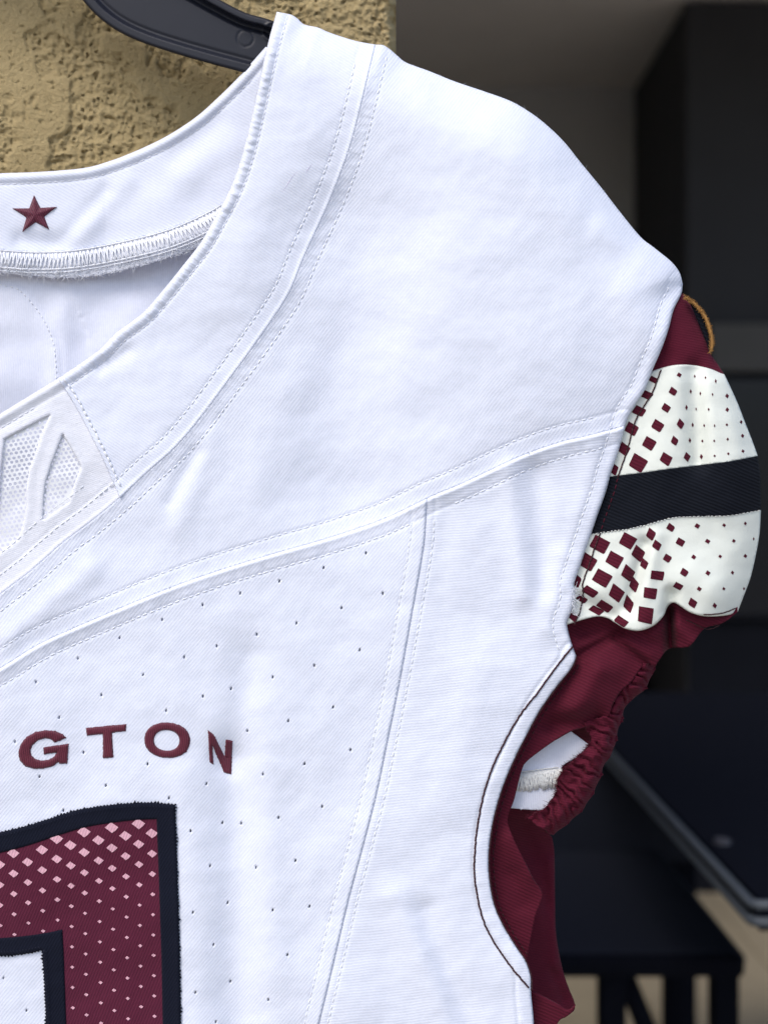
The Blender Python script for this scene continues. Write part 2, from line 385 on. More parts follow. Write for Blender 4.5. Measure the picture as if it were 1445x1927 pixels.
HOLES_6 = [(1309,77),(1158,130),(1000,178),(860,221),(726,263),(581,316),(429,381),(280,455),(130,539),(1369,222),(1222,274),(1061,328),(919,369),(776,410),(660,450),(513,513),(364,586),(213,666),(55,753),(1287,424),(1125,480),(976,521),(828,563),(727,590),(595,641),(300,791),(143,878),(1192,629),(1032,678),(885,714),(529,832),(380,909),(1254,782),(1090,832),(941,869),(740,903)]
HOLES_8 = [(461,864),(365,1075),(200,1125),(49,1163),(429,1232),(260,1284),(107,1321)]
HOLES_7B = [(265,45),(61,97),(140,298),(206,513),(33,530),(103,740),(13,951)]
HOLES_7 = [(885,478),(333,543),(1165,607),(998,650),(1262,610),(1101,832),(1339,841),(1010,1076),(1192,1025),(1425,1064),(1118,1245),(1023,1495),(1404,1532),(1131,1648),(20,1420),(141,1589),(1206,1437)]
pts = [(x/1.901, y/1.901+1000) for x, y in HOLES_6]+[(440+x/1.953, 780+y/1.953) for x, y in HOLES_8]+[(500+x/2.491, 1500+y/2.491) for x, y in HOLES_7B]+[(x/2.779, 1330+y/2.779) for x, y in HOLES_7]
perf = []
for x, y in pts:
    if any(abs(x-a)+abs(y-b) < 14 for a, b in [p.mean(0) for p in perf]): continue
    th = np.linspace(0, 2*math.pi, 10, endpoint=False); ax, ay = (1.75, 3.3) if x > 250 else (1.9, 3.1)
    perf.append(np.stack([x+ax*np.cos(th)-.15*ay*np.sin(th), y+ay*np.sin(th)], 1))
DIGIT_IN = np.array([(0,1305),(100,1300),(180,1284),(220,1275),(226,1360),(232,1450),(240,1659),(247,2060)])/2.779+np.array([0,1330])
panel('front_panel', join(sg(F1_PTS), sg(H_PTS), line((568,2060),(-140,2060)), line((-140,2060),(-140,1328))), h_front, M['front'], jersey, holes=perf)
panel('side_panel', join(sg(F2_PTS), sg(E2_PTS), sg(E3_PTS), line((1012,2060),(568,2060)), sg(H_PTS)[::-1]), h_side, M['side'], jersey)

# stitched rows
ST = dict(mat=M['thread'], parent=jersey)
stitches('seam_stitching', AA.offset(30)[30:], lambda q: np.where(q[:, 1] < 932, h_collar(q), h_insert(q)-.3), length=9, gap=4, **ST)
stitches('seam_stitching', AA.offset(-25)[12:], h_yoke, length=9, gap=4, rad=1.2, **ST)
stitches('seam_stitching', FF.offset(-31)[:-30], h_yoke, length=10, gap=3.5, rad=1.1, **ST)
stitches('seam_stitching', F1.offset(29)[:-30], h_front, length=10, gap=3.5, rad=1.2, **ST)
stitches('seam_stitching', F2.offset(29)[30:-30], h_side, length=10, gap=3.5, rad=1.2, **ST)
stitches('seam_stitching', H.offset(27)[30:], h_front, length=10, gap=4, rad=1.0, **ST)
stitches('seam_stitching', H.offset(-16)[26:], h_side, length=10, gap=4, rad=1.1, **ST)
stitches('seam_stitching', B.offset(-22)[2:-4], h_collar, length=8, gap=3, rad=1.1, **ST)
stitches('seam_stitching', C.offset(-9)[3:-10], h_collar, length=11, gap=1.5, rad=2.3, wob=.9, **ST)
stitches('seam_stitching', E1.offset(27)[5:], h_yoke, length=10, gap=4, rad=1.1, **ST)
stitches('seam_stitching', E2.offset(27)[:-12], h_side, length=10, gap=4, rad=1.1, **ST)
DARK = [(1077,1217),(1044,1258),(1011,1304),(981,1342),(954,1388),(931,1434),(914,1480),(904,1522),(896,1572),(892,1623),(894,1660),(902,1706),(914,1744),(935,1782),(965,1824),(997,1861)]
stitches('contrast_stitching', smooth(DARK, 1.0), h_side, M['thread_dark'], jersey, length=9, gap=-1.2, rad=1.9, lift=.9, sag=1.0, wob=.5, label='dark brown stitch line along the armhole')
fe = Curve(E3_PTS).p; fe = fe[(fe[:, 1] < 1868)]
stitches('edge_piping', fe+np.array([1.0, 0]), lambda q: h_side(q)-2.5, M['thread_dark'], jersey, length=8, gap=-2, rad=1.6, lift=0, wob=.4)

# ---------------------------------------------------------------- neck insert with its mesh windows
WIN1 = line((94,781),(79,816),(68,849),(56,883),(50,918),(50,949),(46,978),(37,1013),(0,1040),(-46,1066),(-44,1000),(-6,985),(0,940),(4,880),(8,845),(10,826),(94,781), step=4)[:-1]
WIN2 = line((119,818),(133,841),(153,879),(143,903),(129,945),(82,978),(83,945),(87,908),(98,874),(110,843),(119,818), step=4)[:-1]
WIN3 = line((-12,838),(-15,900),(-22,970),(-60,990),(-75,900),(-60,865),(-12,838), step=4)[:-1]
W1, W2 = Curve(np.vstack([WIN1, WIN1[:1]]), False), Curve(np.vstack([WIN2, WIN2[:1]]), False)
def h_ins2(P):
    h = h_insert(P)
    for wc in (W1, W2):
        d, _, _ = wc.q(P, 40); h += 1.0*g(d, 6, 7)-2*np.clip(1-d/4, 0, 1)**2
    return h
ins = panel('collar_insert', join(sg(B2_PTS), line((-140,862),(-140,1235)), sg(A2_PTS)[::-1], sg(C_PTS)[::-1]), h_ins2, M['felt'], jersey, holes=[WIN1, WIN2, WIN3])
mo = line((100,770),(-90,870),(-90,1085),(-20,1062),(60,1020),(95,985),(165,900),(165,870),(130,805),(100,770), step=5)[:-1]
mh = []
for r_ in range(-2, 44):
    for c_ in range(-2, 34):
        x = -95+c_*9.3+(r_ % 2)*4.65+r_*.35; y = 745+r_*8.0-c_*1.6
        th = np.linspace(0, 2*math.pi, 6, endpoint=False)+.3; q = np.stack([x+3.45*np.cos(th), y+3.15*np.sin(th)], 1)
        if inside(np.vstack([q, q+8*(q-q.mean(0))/3]), mo).all(): mh.append(q)
panel('mesh_window', mo, lambda P: h_insert(P)-5+1.0*noise(P, 30, 31), M['mesh'], ins, step=6, holes=mh, thick=0)
stitches('seam_stitching', BB.offset(-24)[-150:], h_insert, M['thread'], jersey, length=9, gap=4, rad=1.0)
stitches('seam_stitching', AA.offset(62)[-290:], h_insert, M['thread'], jersey, length=9, gap=4, rad=1.0)

# ---------------------------------------------------------------- back of the neck: inside band, star, overlock seam, inside of the back
K_PTS = [(-140,330),(-70,329),(0,326),(79,323),(158,316),(210,302),(263,281),(316,255),(368,221),(410,184),(452,142),(500,88)]
OT_PTS = [(-140,456),(-70,464),(0,470),(73,474),(145,470),(233,454),(320,431),(398,396),(440,368)]
OB_PTS = [(-140,505),(-70,512),(0,514),(58,519),(131,522),(203,514),(291,492),(360,469),(420,440)]
K, OT, OB = Curve(K_PTS), Curve(OT_PTS), Curve(OB_PTS)
STAR_C = np.array([67, 404.])
def h_back(P):
    h = -118+.12*np.clip(P[:, 0]-200, 0, 400)+5*noise(P, 120, 41)+1.5*noise(P, 50, 42)
    h += ridges(P, [(150,440,240,340,26,7), (110,460,200,360,16,-5), (40,452,90,455,18,-6), (250,420,420,260,40,5), (330,300,410,230,24,-5)])
    h += 4*np.exp(-((P-STAR_C)**2).sum(1)/45**2)
    d, s, _ = K.q(P, 60); h += 5*g(d, 9, 8)-6*np.clip(1-d/4, 0, 1)**2-1.8*g(d, 21, 3)+.5*pucker(s, 43)*g(d, 12, 9)
    return h
panel('back_neckband', join(sg(K_PTS), line((500,88),(530,100),(500,330),(440,368)), sg(OT_PTS)[::-1], line((-140,456),(-140,330))), h_back, M['back'], jersey)
stitches('seam_stitching', K.offset(21)[:-40], h_back, length=9, gap=4, rad=1.0, **ST)
def h_over(P):
    d, s, _ = OT.q(P, 60); return h_back(P)+3+4*np.sin(np.clip(d/46, 0, 1)*math.pi)+1.0*noise(P, 14, 44)
ovl = panel('overlock_seam', join(sg(OT_PTS), line((440,368),(420,440)), sg(OB_PTS)[::-1], line((-140,505),(-140,456))), h_over, M['felt'], jersey)
paths, rr = [], []
n = len(OT.p)
for s in np.arange(20, n-20, 5.0):                       # crossing loops of the overlock
    i = int(s); a = OT.p[i]; j = OB.kd.find((a[0], a[1], 0))[1]; b = OB.p[min(j, len(OB.p)-1)]
    for sgn in (-1, 1):
        p0 = a+np.array([rng.normal(0, .8), 4]); p1 = a+(b-a)*.68+np.array([sgn*6.5+rng.normal(0, 1.2), rng.normal(0, 1)])
        t = np.linspace(0, 1, 5)[:, None]; q = p0*(1-t)+p1*t
        paths.append(W(q, h_over(q)+np.array([.3, 2.2, 2.6, 2.2, .2]))); rr.append(1.75*S)
for off, r_ in ((1.0, 1.7), (33, 1.6), (39, 1.3)):
    q = OT.offset(off); q = q[::2]; hh = h_over(q)+1.6+.9*np.sin(np.arange(len(q))*1.6); paths.append(W(q, hh)); rr.append(r_*S)
new_obj('overlock_thread', tubes_mesh('overlock_thread', paths, rr, 5), M['thread'], ovl, kind='stuff')
i = rng.integers(0, len(OB.p)-1, 900); rp = OB.p[i]+np.stack([rng.normal(0, 2, 900), rng.uniform(-14, 2, 900)], 1)
hairs('frayed_edge', W(rp, h_over(rp)+1), np.stack([rng.normal(0, .8, 900), -np.abs(rng.normal(.5, .4, 900)), rng.normal(-.5, .5, 900)], 1), rng.uniform(4, 10, 900)*S, .55*S, M['thread'], ovl, curl=.9)
PATCH = [(-140,520),(-60,522),(20,533),(45,545),(71,574),(91,605),(106,641),(112,688),(113,760)]
PC = Curve(PATCH)
def h_inner(P):
    h = -138+50*np.clip((P[:, 1]-1150)/300, 0, 1)-70*np.exp(-((P-np.array([50, 960.]))**2).sum(1)/150**2)+5*noise(P, 110, 51)+1.5*noise(P, 45, 52)+ridges(P, [(120,560,110,800,24,7), (240,520,160,640,40,-6)])
    d, s, sgn = PC.q(P, 60); h += np.where(sgn > 0, 3, 0)*np.clip(d/3, 0, 1)-1.5*g(d, 6, 3)
    return h
panel('inner_back', line((-140,490),(130,500),(300,480),(440,420),(520,300),(700,200),(900,260),(1080,420),(1150,620),(1080,1000),(960,1300),(880,1600),(940,2060),(-140,2060),(-140,490))[:-1], h_inner, M['jersey_knit'], jersey, step=6)
stitches('seam_stitching', PC.offset(6)[:-20], h_inner, length=6, gap=4, rad=1.2, **ST)

star = []
ang0 = -93
for k, (rad, dth) in enumerate([(43,0),(18,0),(44,-2),(18,0),(42,0),(17,0),(45,0),(18,0),(45,3),(18,0)]):
    th = math.radians(ang0+36*k+dth); star.append(STAR_C+rad*np.array([math.cos(th), math.sin(th)*.86]))
so = resample(np.vstack([star, star[:1]]), 2.0)[:-1]; SCv = Curve(np.vstack([so, so[:1]]), False)
def h_star(P):
    d, _, _ = SCv.q(P, 30); th = np.degrees(np.arctan2(P[:, 1]-STAR_C[1], P[:, 0]-STAR_C[0]))-ang0
    arm = np.abs(((th+36) % 72)-36); r = np.hypot(*(P-STAR_C).T)
    return h_back(P)+3.4*(1-np.exp(-d/1.8))+2.0*np.exp(-(arm*np.pi/180*r)**2/18)+1.2*np.clip(1-r/14, 0, 1)
panel('embroidered_star', so, h_star, M['satin_d'], jersey, step=1.8, thick=3)

# ---------------------------------------------------------------- chest lettering
def c7(q): return np.asarray(q, float)/2.779+np.array([0, 1330.])
def ell(cx, cy, rx, ry, rot, n=56):
    t = np.linspace(0, 2*math.pi, n, endpoint=False); e = 2.15
    x = rx*np.sign(np.cos(t))*np.abs(np.cos(t))**(2/e); y = ry*np.sign(np.sin(t))*np.abs(np.sin(t))**(2/e); a = math.radians(rot)
    return np.stack([cx+x*math.cos(a)-y*math.sin(a), cy+x*math.sin(a)+y*math.cos(a)], 1)
G_ = [(350,163),(330,142),(290,126),(240,122),(185,132),(140,158),(110,195),(97,240),(105,283),(135,313),(180,326),(230,324),(280,312),(308,289),(312,300),(355,297),(362,193),(230,211),(231,250),(298,240),(283,262),(255,277),(220,281),(190,274),(168,255),(161,228),(172,200),(203,175),(240,166),(268,171),(288,189)]
T_ = [(450,110),(662,90),(661,128),(588,136),(595,265),(540,271),(538,143),(455,152)]
N_ = [(1088,122),(1120,146),(1176,258),(1181,170),(1218,178),(1211,354),(1173,345),(1113,206),(1118,303),(1097,291)]
def letter(pts, holes, rad):
    o = smooth(np.vstack([pts, pts[:1]]), 2.0)[:-1] if rad else resample(np.vstack([pts, pts[:1]]), 2.0)[:-1]
    cs = [Curve(np.vstack([q, q[:1]]), False) for q in [o]+holes]
    def h(P):
        d = np.min([c.q(P, 30)[0] for c in cs], 0); return h_front(P)+3.8*(1-np.exp(-d/1.6))+.3*noise(P, 9, 61)
    o = o+rng.normal(0, .28, o.shape)
    return panel('embroidered_letter', o, h, M['satin_v'], jersey, step=2.0, holes=holes, thick=3)
GP = [np.array(G_, float)]; 
letter(c7(G_), [], False)
letter(c7(T_), [], False)
letter(c7(ell(876,175,120,93,4)), [resample(np.vstack([q := c7(ell(873,176,66,53,4,40)), q[:1]]), 2)[:-1]], False)
letter(c7(N_), [], False)

# ---------------------------------------------------------------- the big digit
OUT = c7([(-300,720),(-150,690),(0,655),(110,630),(240,590),(320,563),(400,540),(480,525),(560,514),(650,505),(740,500),(830,503),(918,510)])
OUT_R = c7([(918,510),(928,800),(940,1200),(948,1659),(958,2060)])
FT = c7([(-300,830),(-150,800),(0,765),(150,725),(300,675),(450,630),(600,605),(720,592),(820,588)])
FR = c7([(820,588),(832,900),(845,1300),(852,1659),(862,2060)])
FB_ = c7([(-300,1225),(-150,1218),(0,1210),(120,1200),(230,1185),(328,1165)]); FL = c7([(328,1165),(335,1300),(348,1659),(358,2060)])
IB = c7([(-300,1315),(-150,1310),(0,1305),(100,1299),(180,1285),(220,1275)]); IL = c7([(220,1275),(232,1450),(240,1659),(250,2060)])
def zig(p, a=2.4):
    p = resample(p, 3.2); k = np.where(np.arange(len(p)) % 2, a, -a)*.5; t = np.gradient(p, axis=0); t /= np.hypot(t[:, 0], t[:, 1])[:, None]
    return p+np.stack([-t[:, 1], t[:, 0]], 1)*(k+rng.normal(0, .25, len(p)))[:, None]
so_, sr_, sib, sil = smooth(OUT), resample(OUT_R, 3), smooth(IB), resample(IL, 3)
outer = join(zig(so_), zig(sr_), line(OUT_R[-1], IL[-1]), zig(sil)[::-1], zig(sib)[::-1], line(IB[0], OUT[0]))
ft, fr, fb, fl = smooth(FT), resample(FR, 3), smooth(FB_), resample(FL, 3)
hole = join(ft, fr, line(FR[-1]+[0, -.6], FL[-1]+[0, -.6]), fl[::-1], fb[::-1], line(FB_[0]+[.6, 0], FT[0]+[.6, 0]))
hole[:, 0] = np.maximum(hole[:, 0], OUT[0, 0]+4); hole[:, 1] = np.minimum(hole[:, 1], OUT_R[-1, 1]-4)
bc = [Curve(so_, False), Curve(sr_, False), Curve(sib, False), Curve(sil, False)]; bi = [Curve(q, False) for q in (ft, fr, fb, fl)]
def h_border(P):
    d = np.min([c.q(P, 40)[0] for c in bc], 0); e = np.min([c.q(P, 40)[0] for c in bi], 0)
    return h_front(P)+5+1.2*g(d, 6, 6)-5*np.clip(1-d/3.5, 0, 1)**2-1.5*np.clip(1-e/3, 0, 1)**2
num = panel('chest_number', outer, h_border, M['number_navy'], jersey, holes=[hole], thick=3.5)
fillo = join(ft+[0, -8], fr+[8, 0], line(FR[-1]+[8, 0], FL[-1]), (fl+[-8, 0])[::-1], (fb+[0, 8])[::-1], line(FB_[0]+[0, 8], FT[0]+[0, -8]))
h_fill = lambda P: h_front(P)+2.6
panel('number_fill', fillo, h_fill, M['number'], num, thick=1.5)
def patch(name, poly, h, mat, parent, **kw):
    """a small printed or inlaid shape: outline lifted onto the surface with a thin edge"""
    poly = np.asarray(poly, float); k = len(poly); c = poly.mean(0)
    q = np.vstack([poly, poly, c[None]]); hh = h(q); hh[k:2*k] -= 1.0
    V = W(q, hh); f = [(2*k, i, (i+1) % k) for i in range(k)]+[(i, k+i, k+(i+1) % k, (i+1) % k) for i in range(k)]
    s = np.sum(poly[:, 0]*np.roll(poly[:, 1], -1)-poly[:, 1]*np.roll(poly[:, 0], -1))
    if s > 0: f = [t[::-1] for t in f]
    me = mesh_from(name, V, f, False); uv = me.uv_layers.new(name='UVMap'); li = np.zeros(len(me.loops), int); me.loops.foreach_get('vertex_index', li)
    uv.data.foreach_set('uv', (q[li]/1000*np.array([1, -1])).ravel())
    return new_obj(name, me, mat, parent, **kw)
h_dia = lambda P: h_fill(P)+.9
COLS = [(795,662),(725,612),(657,675),(585,632),(516,698),(440,655),(370,724),(297,690),(221,748),(146,812),(71,766),(0,825)]
fpoly = join(ft, fr, line(FR[-1], FL[-1]), fl[::-1], fb[::-1], line(FB_[0], FT[0]))
for cx, cy in COLS:
    k = 0
    while True:
        x = cx+k*1.6; y = cy+k*106.3; k += 1
        if y > 1760: break
        d = y-(590+(725-cx)*.15); r_ = max(11.5, 37-.058*d)
        if not inside(c7([(x, y)]), fpoly)[0]: 
            if k > 2: break
            continue
        q = c7([(x-.1*r_, y-.78*r_), (x+.45*r_, y-.42*r_), (x+r_, y-.05*r_), (x+.6*r_, y+.4*r_), (x+.05*r_, y+.8*r_), (x-.5*r_, y+.35*r_), (x-r_, y), (x-.55*r_, y-.4*r_)])
        patch('printed_diamond', q, h_dia, M['pink'], num)
for pth, off in ((so_, 5), (sr_, 5), (sib, -5), (sil, -5)):
    cv = Curve(pth, False); a, b = cv.offset(off+3), cv.offset(off-4.5); L = len(cv.p); idx = np.arange(0, L, 2); q = np.where((np.arange(len(idx)) % 2)[:, None] == 0, a[idx], b[idx])
    new_obj('zigzag_stitching', tubes_mesh('zigzag_stitching', [W(q, h_border(q)+.5)], [.75*S], 4), M['thread_navy'], num, kind='stuff')

# ---------------------------------------------------------------- sleeve
R1 = [(1284,552),(1299,572),(1314,606),(1329,643),(1336,664),(1349,684),(1362,704)]
R2 = [(1362,704),(1374,729),(1389,763),(1402,797),(1415,830),(1425,858)]
R3 = [(1425,858),(1430,894),(1431,931),(1431,960)]
R4 = [(1431,960),(1428,1006),(1420,1051),(1411,1088),(1400,1118),(1387,1152)]
S1 = [(1205,712),(1226,699),(1239,694),(1262,688),(1284,686),(1310,688),(1336,694),(1355,702),(1362,704)]
S2 = [(1130,901),(1148,897),(1206,890),(1262,882),(1318,875),(1374,868),(1425,858)]
S3 = [(1090,1008),(1112,1005),(1149,1000),(1194,993),(1232,983),(1269,974),(1318,972),(1374,970),(1431,960)]
S4 = [(1050,1180),(1065,1176),(1097,1166),(1123,1160),(1142,1163),(1157,1172),(1176,1183),(1202,1187),(1228,1178),(1247,1160),(1256,1141),(1266,1134),(1277,1139),(1299,1153),(1329,1160),(1366,1158),(1387,1152)]
RC = Curve(np.vstack([smooth(R1), smooth(R2)[1:], smooth(R3)[1:], smooth(R4)[1:]]), False)
S1C, S2C, S3C, S4C = (Curve(q) for q in (S1, S2, S3, S4))
SR = [(1306,700,1312,870,20,-22), (1268,720,1240,870,26,4), (1362,720,1392,850,20,5), (1212,1025,1182,1140,13,-14), (1236,1010,1215,1120,15,8),
      (1300,1085,1340,1110,42,13), (1262,1118,1258,1150,13,-22), (1225,1150,1200,1180,26,9), (1090,1130,1150,1160,18,-16), (1150,1075,1130,1110,30,6), (1320,1020,1390,1010,40,-3), (1345,930,1360,950,30,4)]
def h_sl(P):
    d, _, _ = RC.q(P, 75); h = -16+14*np.clip((P[:, 0]-(1290-.36*(P[:, 1]-540)))/90, 0, 1)**.7*np.clip((P[:, 1]-560)/160, .15, 1)
    h = h-38*np.clip(1-d/75, 0, 1)**2.2+ridges(P, SR)+2.2*noise(P, 60, 71)+.8*noise(P, 25, 72)
    return h
eL = np.array([-16., 0])
e_all = np.vstack([smooth(E1_PTS), smooth(E2_PTS)[1:]])+eL
def ecut(y0, y1): return e_all[(e_all[:, 1] >= y0) & (e_all[:, 1] <= y1)]
sleeve = panel('sleeve_cap', join(smooth(R1), smooth(S1)[::-1]+[0, 5], ecut(560, 706)[::-1]), lambda P: h_sl(P)-2, M['maroon_smooth'], jersey, step=3)
def h_film(P):
    h = h_sl(P)+1
    for c in (S1C, S4C):
        d, _, _ = c.q(P, 30); h -= 2.5*np.clip(1-d/3, 0, 1)**2
    return h
film1 = panel('sleeve_film', join(smooth(S1), smooth(R2), smooth(S2)[::-1], ecut(703, 899)[::-1]), h_film, M['film'], jersey, step=3, thick=2, label='cream sleeve film above the navy stripe')
panel('sleeve_stripe', join(smooth(S2), smooth(R3), smooth(S3)[::-1], ecut(903, 1006)[::-1]), lambda P: h_sl(P)+2.2, M['navy_twill'], jersey, step=3)
film2 = panel('sleeve_film', join(smooth(S3), smooth(R4), smooth(S4)[::-1], ecut(1010, 1178)[::-1]), h_film, M['film'], jersey, step=3, thick=2, label='cream sleeve film below the navy stripe')
def c3(x, y): return np.array([1000+x/2.676, 520+y/2.676])
U3 = [(612,520,44,34),(578,597,64,46),(540,678,66,52),(503,768,64,66),(465,870,56,66),(412,970,44,62),(742,496,26,26),(711,579,40,42),(676,662,44,44),(634,752,60,60),(592,842,66,66),(537,940,86,88),
 (749,743,32,44),(719,828,36,46),(676,921,58,64),(800,580,11,24),(779,660,13,28),(810,748,11,24),(796,826,13,26),(782,910,28,40),(820,503,9,18),(848,590,9,20),(827,668,7,16),(867,751,10,16),(858,829,11,15),(853,908,16,27),
 (874,510,9,15),(910,595,8,18),(890,670,10,17),(920,752,8,16),(918,828,10,14),(920,904,12,13),(926,528,10,24),(983,602,19,24),(984,671,19,24),(982,747,13,14),(986,820,13,16),(989,893,13,14),(1054,733,14,20),(1061,803,17,22),(1063,880,16,18)]
L3 = [(342,1350,90,84),(282,1438,84,84),(226,1532,44,70),(485,1332,80,76),(417,1428,80,80),(355,1520,90,84),(293,1588,76,56),(252,1625,54,42),(205,1710,56,56),(600,1299,46,60),(536,1396,62,78),(485,1494,62,78),(428,1595,70,84),(367,1662,76,58),(325,1682,70,44),(450,1738,66,54),
 (629,1355,44,52),(566,1448,38,54),(515,1551,42,74),(487,1650,46,82),(699,1265,40,42),(748,1338,44,42),(683,1420,42,42),(633,1506,62,46),(597,1596,62,56),(574,1706,70,82),(833,1257,30,28),(885,1334,28,26),(815,1413,26,26),(768,1491,40,42),(737,1560,48,38),(968,1253,19,20),(1017,1332,19,20),(948,1410,19,19),(887,1494,27,28),(843,1574,26,26),
 (1075,1244,15,19),(1117,1322,9,18),(1075,1408,19,21),(1010,1492,17,21),(967,1573,16,18),(1068,1573,10,18),(810,1645,42,48),(921,1658,23,30)]
for lst, par in ((U3, film1), (L3, film2)):
    for x, y, wd, ht in lst:
        j = rng.uniform(-.08, .08, 8); big = wd > 60 and ht > 60
        v = [(-.2+j[0], -1), (1, -.1+j[1]), (.2+j[2], 1), (-1, .15+j[3])] if wd < 34 else [(-.35+j[0], -1), (1, -.15+j[1]), (.32+j[2], 1), (-1, .18+j[3])]
        if par is film2 and (x, y) in ((633,1506),(597,1596),(574,1706)): v = [(-.85, -.95), (1, -.7), (.75, 1), (-1, .65)]
        if par is film2 and y > 1560 and x < 460 and ht < 60: v = [(-.35, -1), (1, .1), (.35, 1), (-1, -.15)]
        e = (1.19 if par is film2 and x < 530 else 1.16) if wd > 34 else 1.3; q = np.array([c3(x+a*e*wd/2, y+b*e*ht/2) for a, b in v]); q = resample(np.vstack([q, q[:1]]), 4 if wd > 30 else 12)[:-1]
        if len(q) < 4: q = np.array([c3(x+a*wd/2, y+b*ht/2) for a, b in v])
        if wd > 34: panel('printed_diamond', q, lambda P: h_film(P)+.7, M['maroon'], par, step=4, thick=0)
        else: patch('printed_diamond', q, lambda P: h_film(P)+.9, M['maroon_smooth'], par)
es = EE.offset(-15); es = es[(es[:, 1] > 695) & (es[:, 1] < 1180)]
stitches('contrast_stitching', es[es[:, 1] < 900], h_film, M['thread_dark'], jersey, length=9, gap=-1, rad=1.4, lift=1.4)
stitches('contrast_stitching', es[(es[:, 1] > 900) & (es[:, 1] < 1005)], lambda P: h_sl(P)+2.2, M['maroon_smooth'], jersey, length=8, gap=5, rad=1.0, lift=1.0)
stitches('contrast_stitching', es[es[:, 1] > 1003], h_film, M['thread_dark'], jersey, length=9, gap=-1, rad=1.4, lift=1.4)
stitches('contrast_stitching', smooth([(1322,1157),(1345,1156),(1365,1152),(1386,1143)], 1), h_film, M['thread_dark'], jersey, length=9, gap=-1, rad=1.3, lift=1.4)
stitches('stripe_edging', S3C.p[16:], lambda P: h_sl(P)+2.5, M['thread_cream'], jersey, length=4, gap=3, rad=.8, lift=.6)

# underside of the sleeve, gathered elastic, inside of the sleeve
UND = join(smooth(S4)+[0, -10], smooth([(1387,1152),(1358,1173),(1325,1183),(1304,1209),(1291,1218),(1258,1221),(1240,1242),(1233,1254)]),
           smooth([(1233,1254),(1212,1250),(1187,1283),(1168,1300),(1153,1325),(1141,1350),(1103,1367),(1071,1376),(1030,1403),(992,1432),(981,1451),(967,1505),(955,1539),(960,1564),(985,1618),(1003,1655),(1020,1681),(1014,1705),(1006,1727),(990,1811)]),
           line((990,1811),(960,1800)), smooth([(960,1800),(925,1730),(905,1620),(915,1530),(950,1430),(1000,1330),(1060,1245),(1050,1180)]))
UR = [(1257,1146,1261,1222,9,-46), (1310,1168,1370,1168,14,9), (1228,1192,1246,1178,15,14), (1095,1185,1165,1180,20,-16), (1082,1238,1165,1192,9,-14), (1158,1204,1214,1248,7,-12), (1195,1215,1225,1230,16,8),
      (1125,1262,1085,1335,28,28), (1160,1258,1140,1320,22,8), (1040,1365,1120,1352,18,-20), (1275,1180,1300,1205,14,9), (1000,1640,960,1580,22,12), (985,1700,960,1650,20,-6)]
def h_und(P): return -30+ridges(P, UR)+2*noise(P, 40, 81)-.02*np.clip(P[:, 1]-1300, 0, 600)
panel('sleeve_underside', UND, h_und, M['maroon'], jersey, step=3)
stitches('contrast_stitching', smooth([(1290,1166),(1330,1184),(1355,1176)], 1), h_und, M['thread_dark'], jersey, length=7, gap=0, rad=1.0)
ul = EE.offset(-9); ul = ul[(ul[:, 1] > 1250) & (ul[:, 1] < 1800)]
stitches('contrast_stitching', ul, h_und, M['thread_dark'], jersey, length=8, gap=4, rad=1.0, lift=.8)
EO = [(1233,1252),(1224,1277),(1208,1302),(1180,1325),(1168,1359),(1159,1388),(1155,1409),(1136,1442),(1124,1476),(1099,1520),(1069,1549),(1040,1572)]
EI = [(1205,1246),(1180,1281),(1160,1298),(1145,1323),(1133,1348),(1100,1360),(1112,1388),(1101,1409),(1069,1442),(1051,1463),(1047,1489),(1028,1518),(990,1538)]
EC = Curve(EO)
def h_el(P):
    d, s, _ = EC.q(P, 90); ph = s+noise(P, 22, 91)*14+.25*d
    r_ = 2*np.abs(np.sin(ph*math.pi/19))**.7-1; r2 = np.sin(ph*2*math.pi/11+2)
    return -44+(6.5*r_+1.8*r2)*np.clip(d/8, .1, 1)-22*np.clip(1-d/18, 0, 1)**2+3*noise(P, 30, 92)+7*g(d, 24, 14)
eo = smooth(EO, 2.0); eo = eo+np.stack([np.sin(np.arange(len(eo))*2*2*math.pi/38)*1.3+rng.normal(0, .1, len(eo)), np.zeros(len(eo))], 1)
panel('elastic_cuff', join(eo, line((1040,1572),(990,1538)), smooth(EI)[::-1], line((1205,1246),(1233,1252))), h_el, M['maroon_smooth'], jersey, step=2.4)
fi = smooth(EI, 1.0); fi = fi[(fi[:, 1] > 1395)]; i = rng.integers(0, len(fi), 260)
hairs('frayed_edge', W(fi[i], h_el(fi[i])+2), np.stack([rng.normal(-.8, .4, 260), rng.normal(-.3, .4, 260), rng.normal(.2, .6, 260)], 1), rng.uniform(3, 9, 260)*S, .5*S, M['maroon_smooth'], jersey, curl=.8)
INS = join(smooth([(930,1470),(1000,1400),(1100,1345),(1140,1350),(1120,1410),(1060,1500),(1036,1566),(1039,1578),(1043,1610),(1044,1685),(1046,1756),(1057,1819),(1069,1857),(1080,1884),(1080,1896),(1066,1908),(1040,1900)]), line((1040,1900),(960,1880),(900,1700),(900,1560),(930,1470)))
panel('sleeve_inside', INS, lambda P: -70-80*sm01((P[:, 1]-1495)/125)-.6*(P[:, 0]-960)+90*np.clip((1402-P[:, 1])/50, 0, 1)+ridges(P, [(985,1560,1030,1700,18,-8), (1035,1620,1045,1820,9,6), (1010,1700,1050,1850,20,5), (1040,1830,1060,1880,10,-7)])+2*noise(P, 40, 95), M['maroon_smooth'], jersey, step=3.2)
FLAP = join(smooth([(990,1858),(1018,1872),(1046,1887),(1066,1899),(1076,1897),(1081,1889)], 2), smooth([(1081,1889),(1080,1901),(1066,1913),(1048,1927),(1030,1990),(1020,2060)]), line((1020,2060),(960,2060),(960,1880),(990,1858)))
FC = Curve([(990,1858),(1018,1872),(1046,1887),(1066,1899),(1081,1889)])
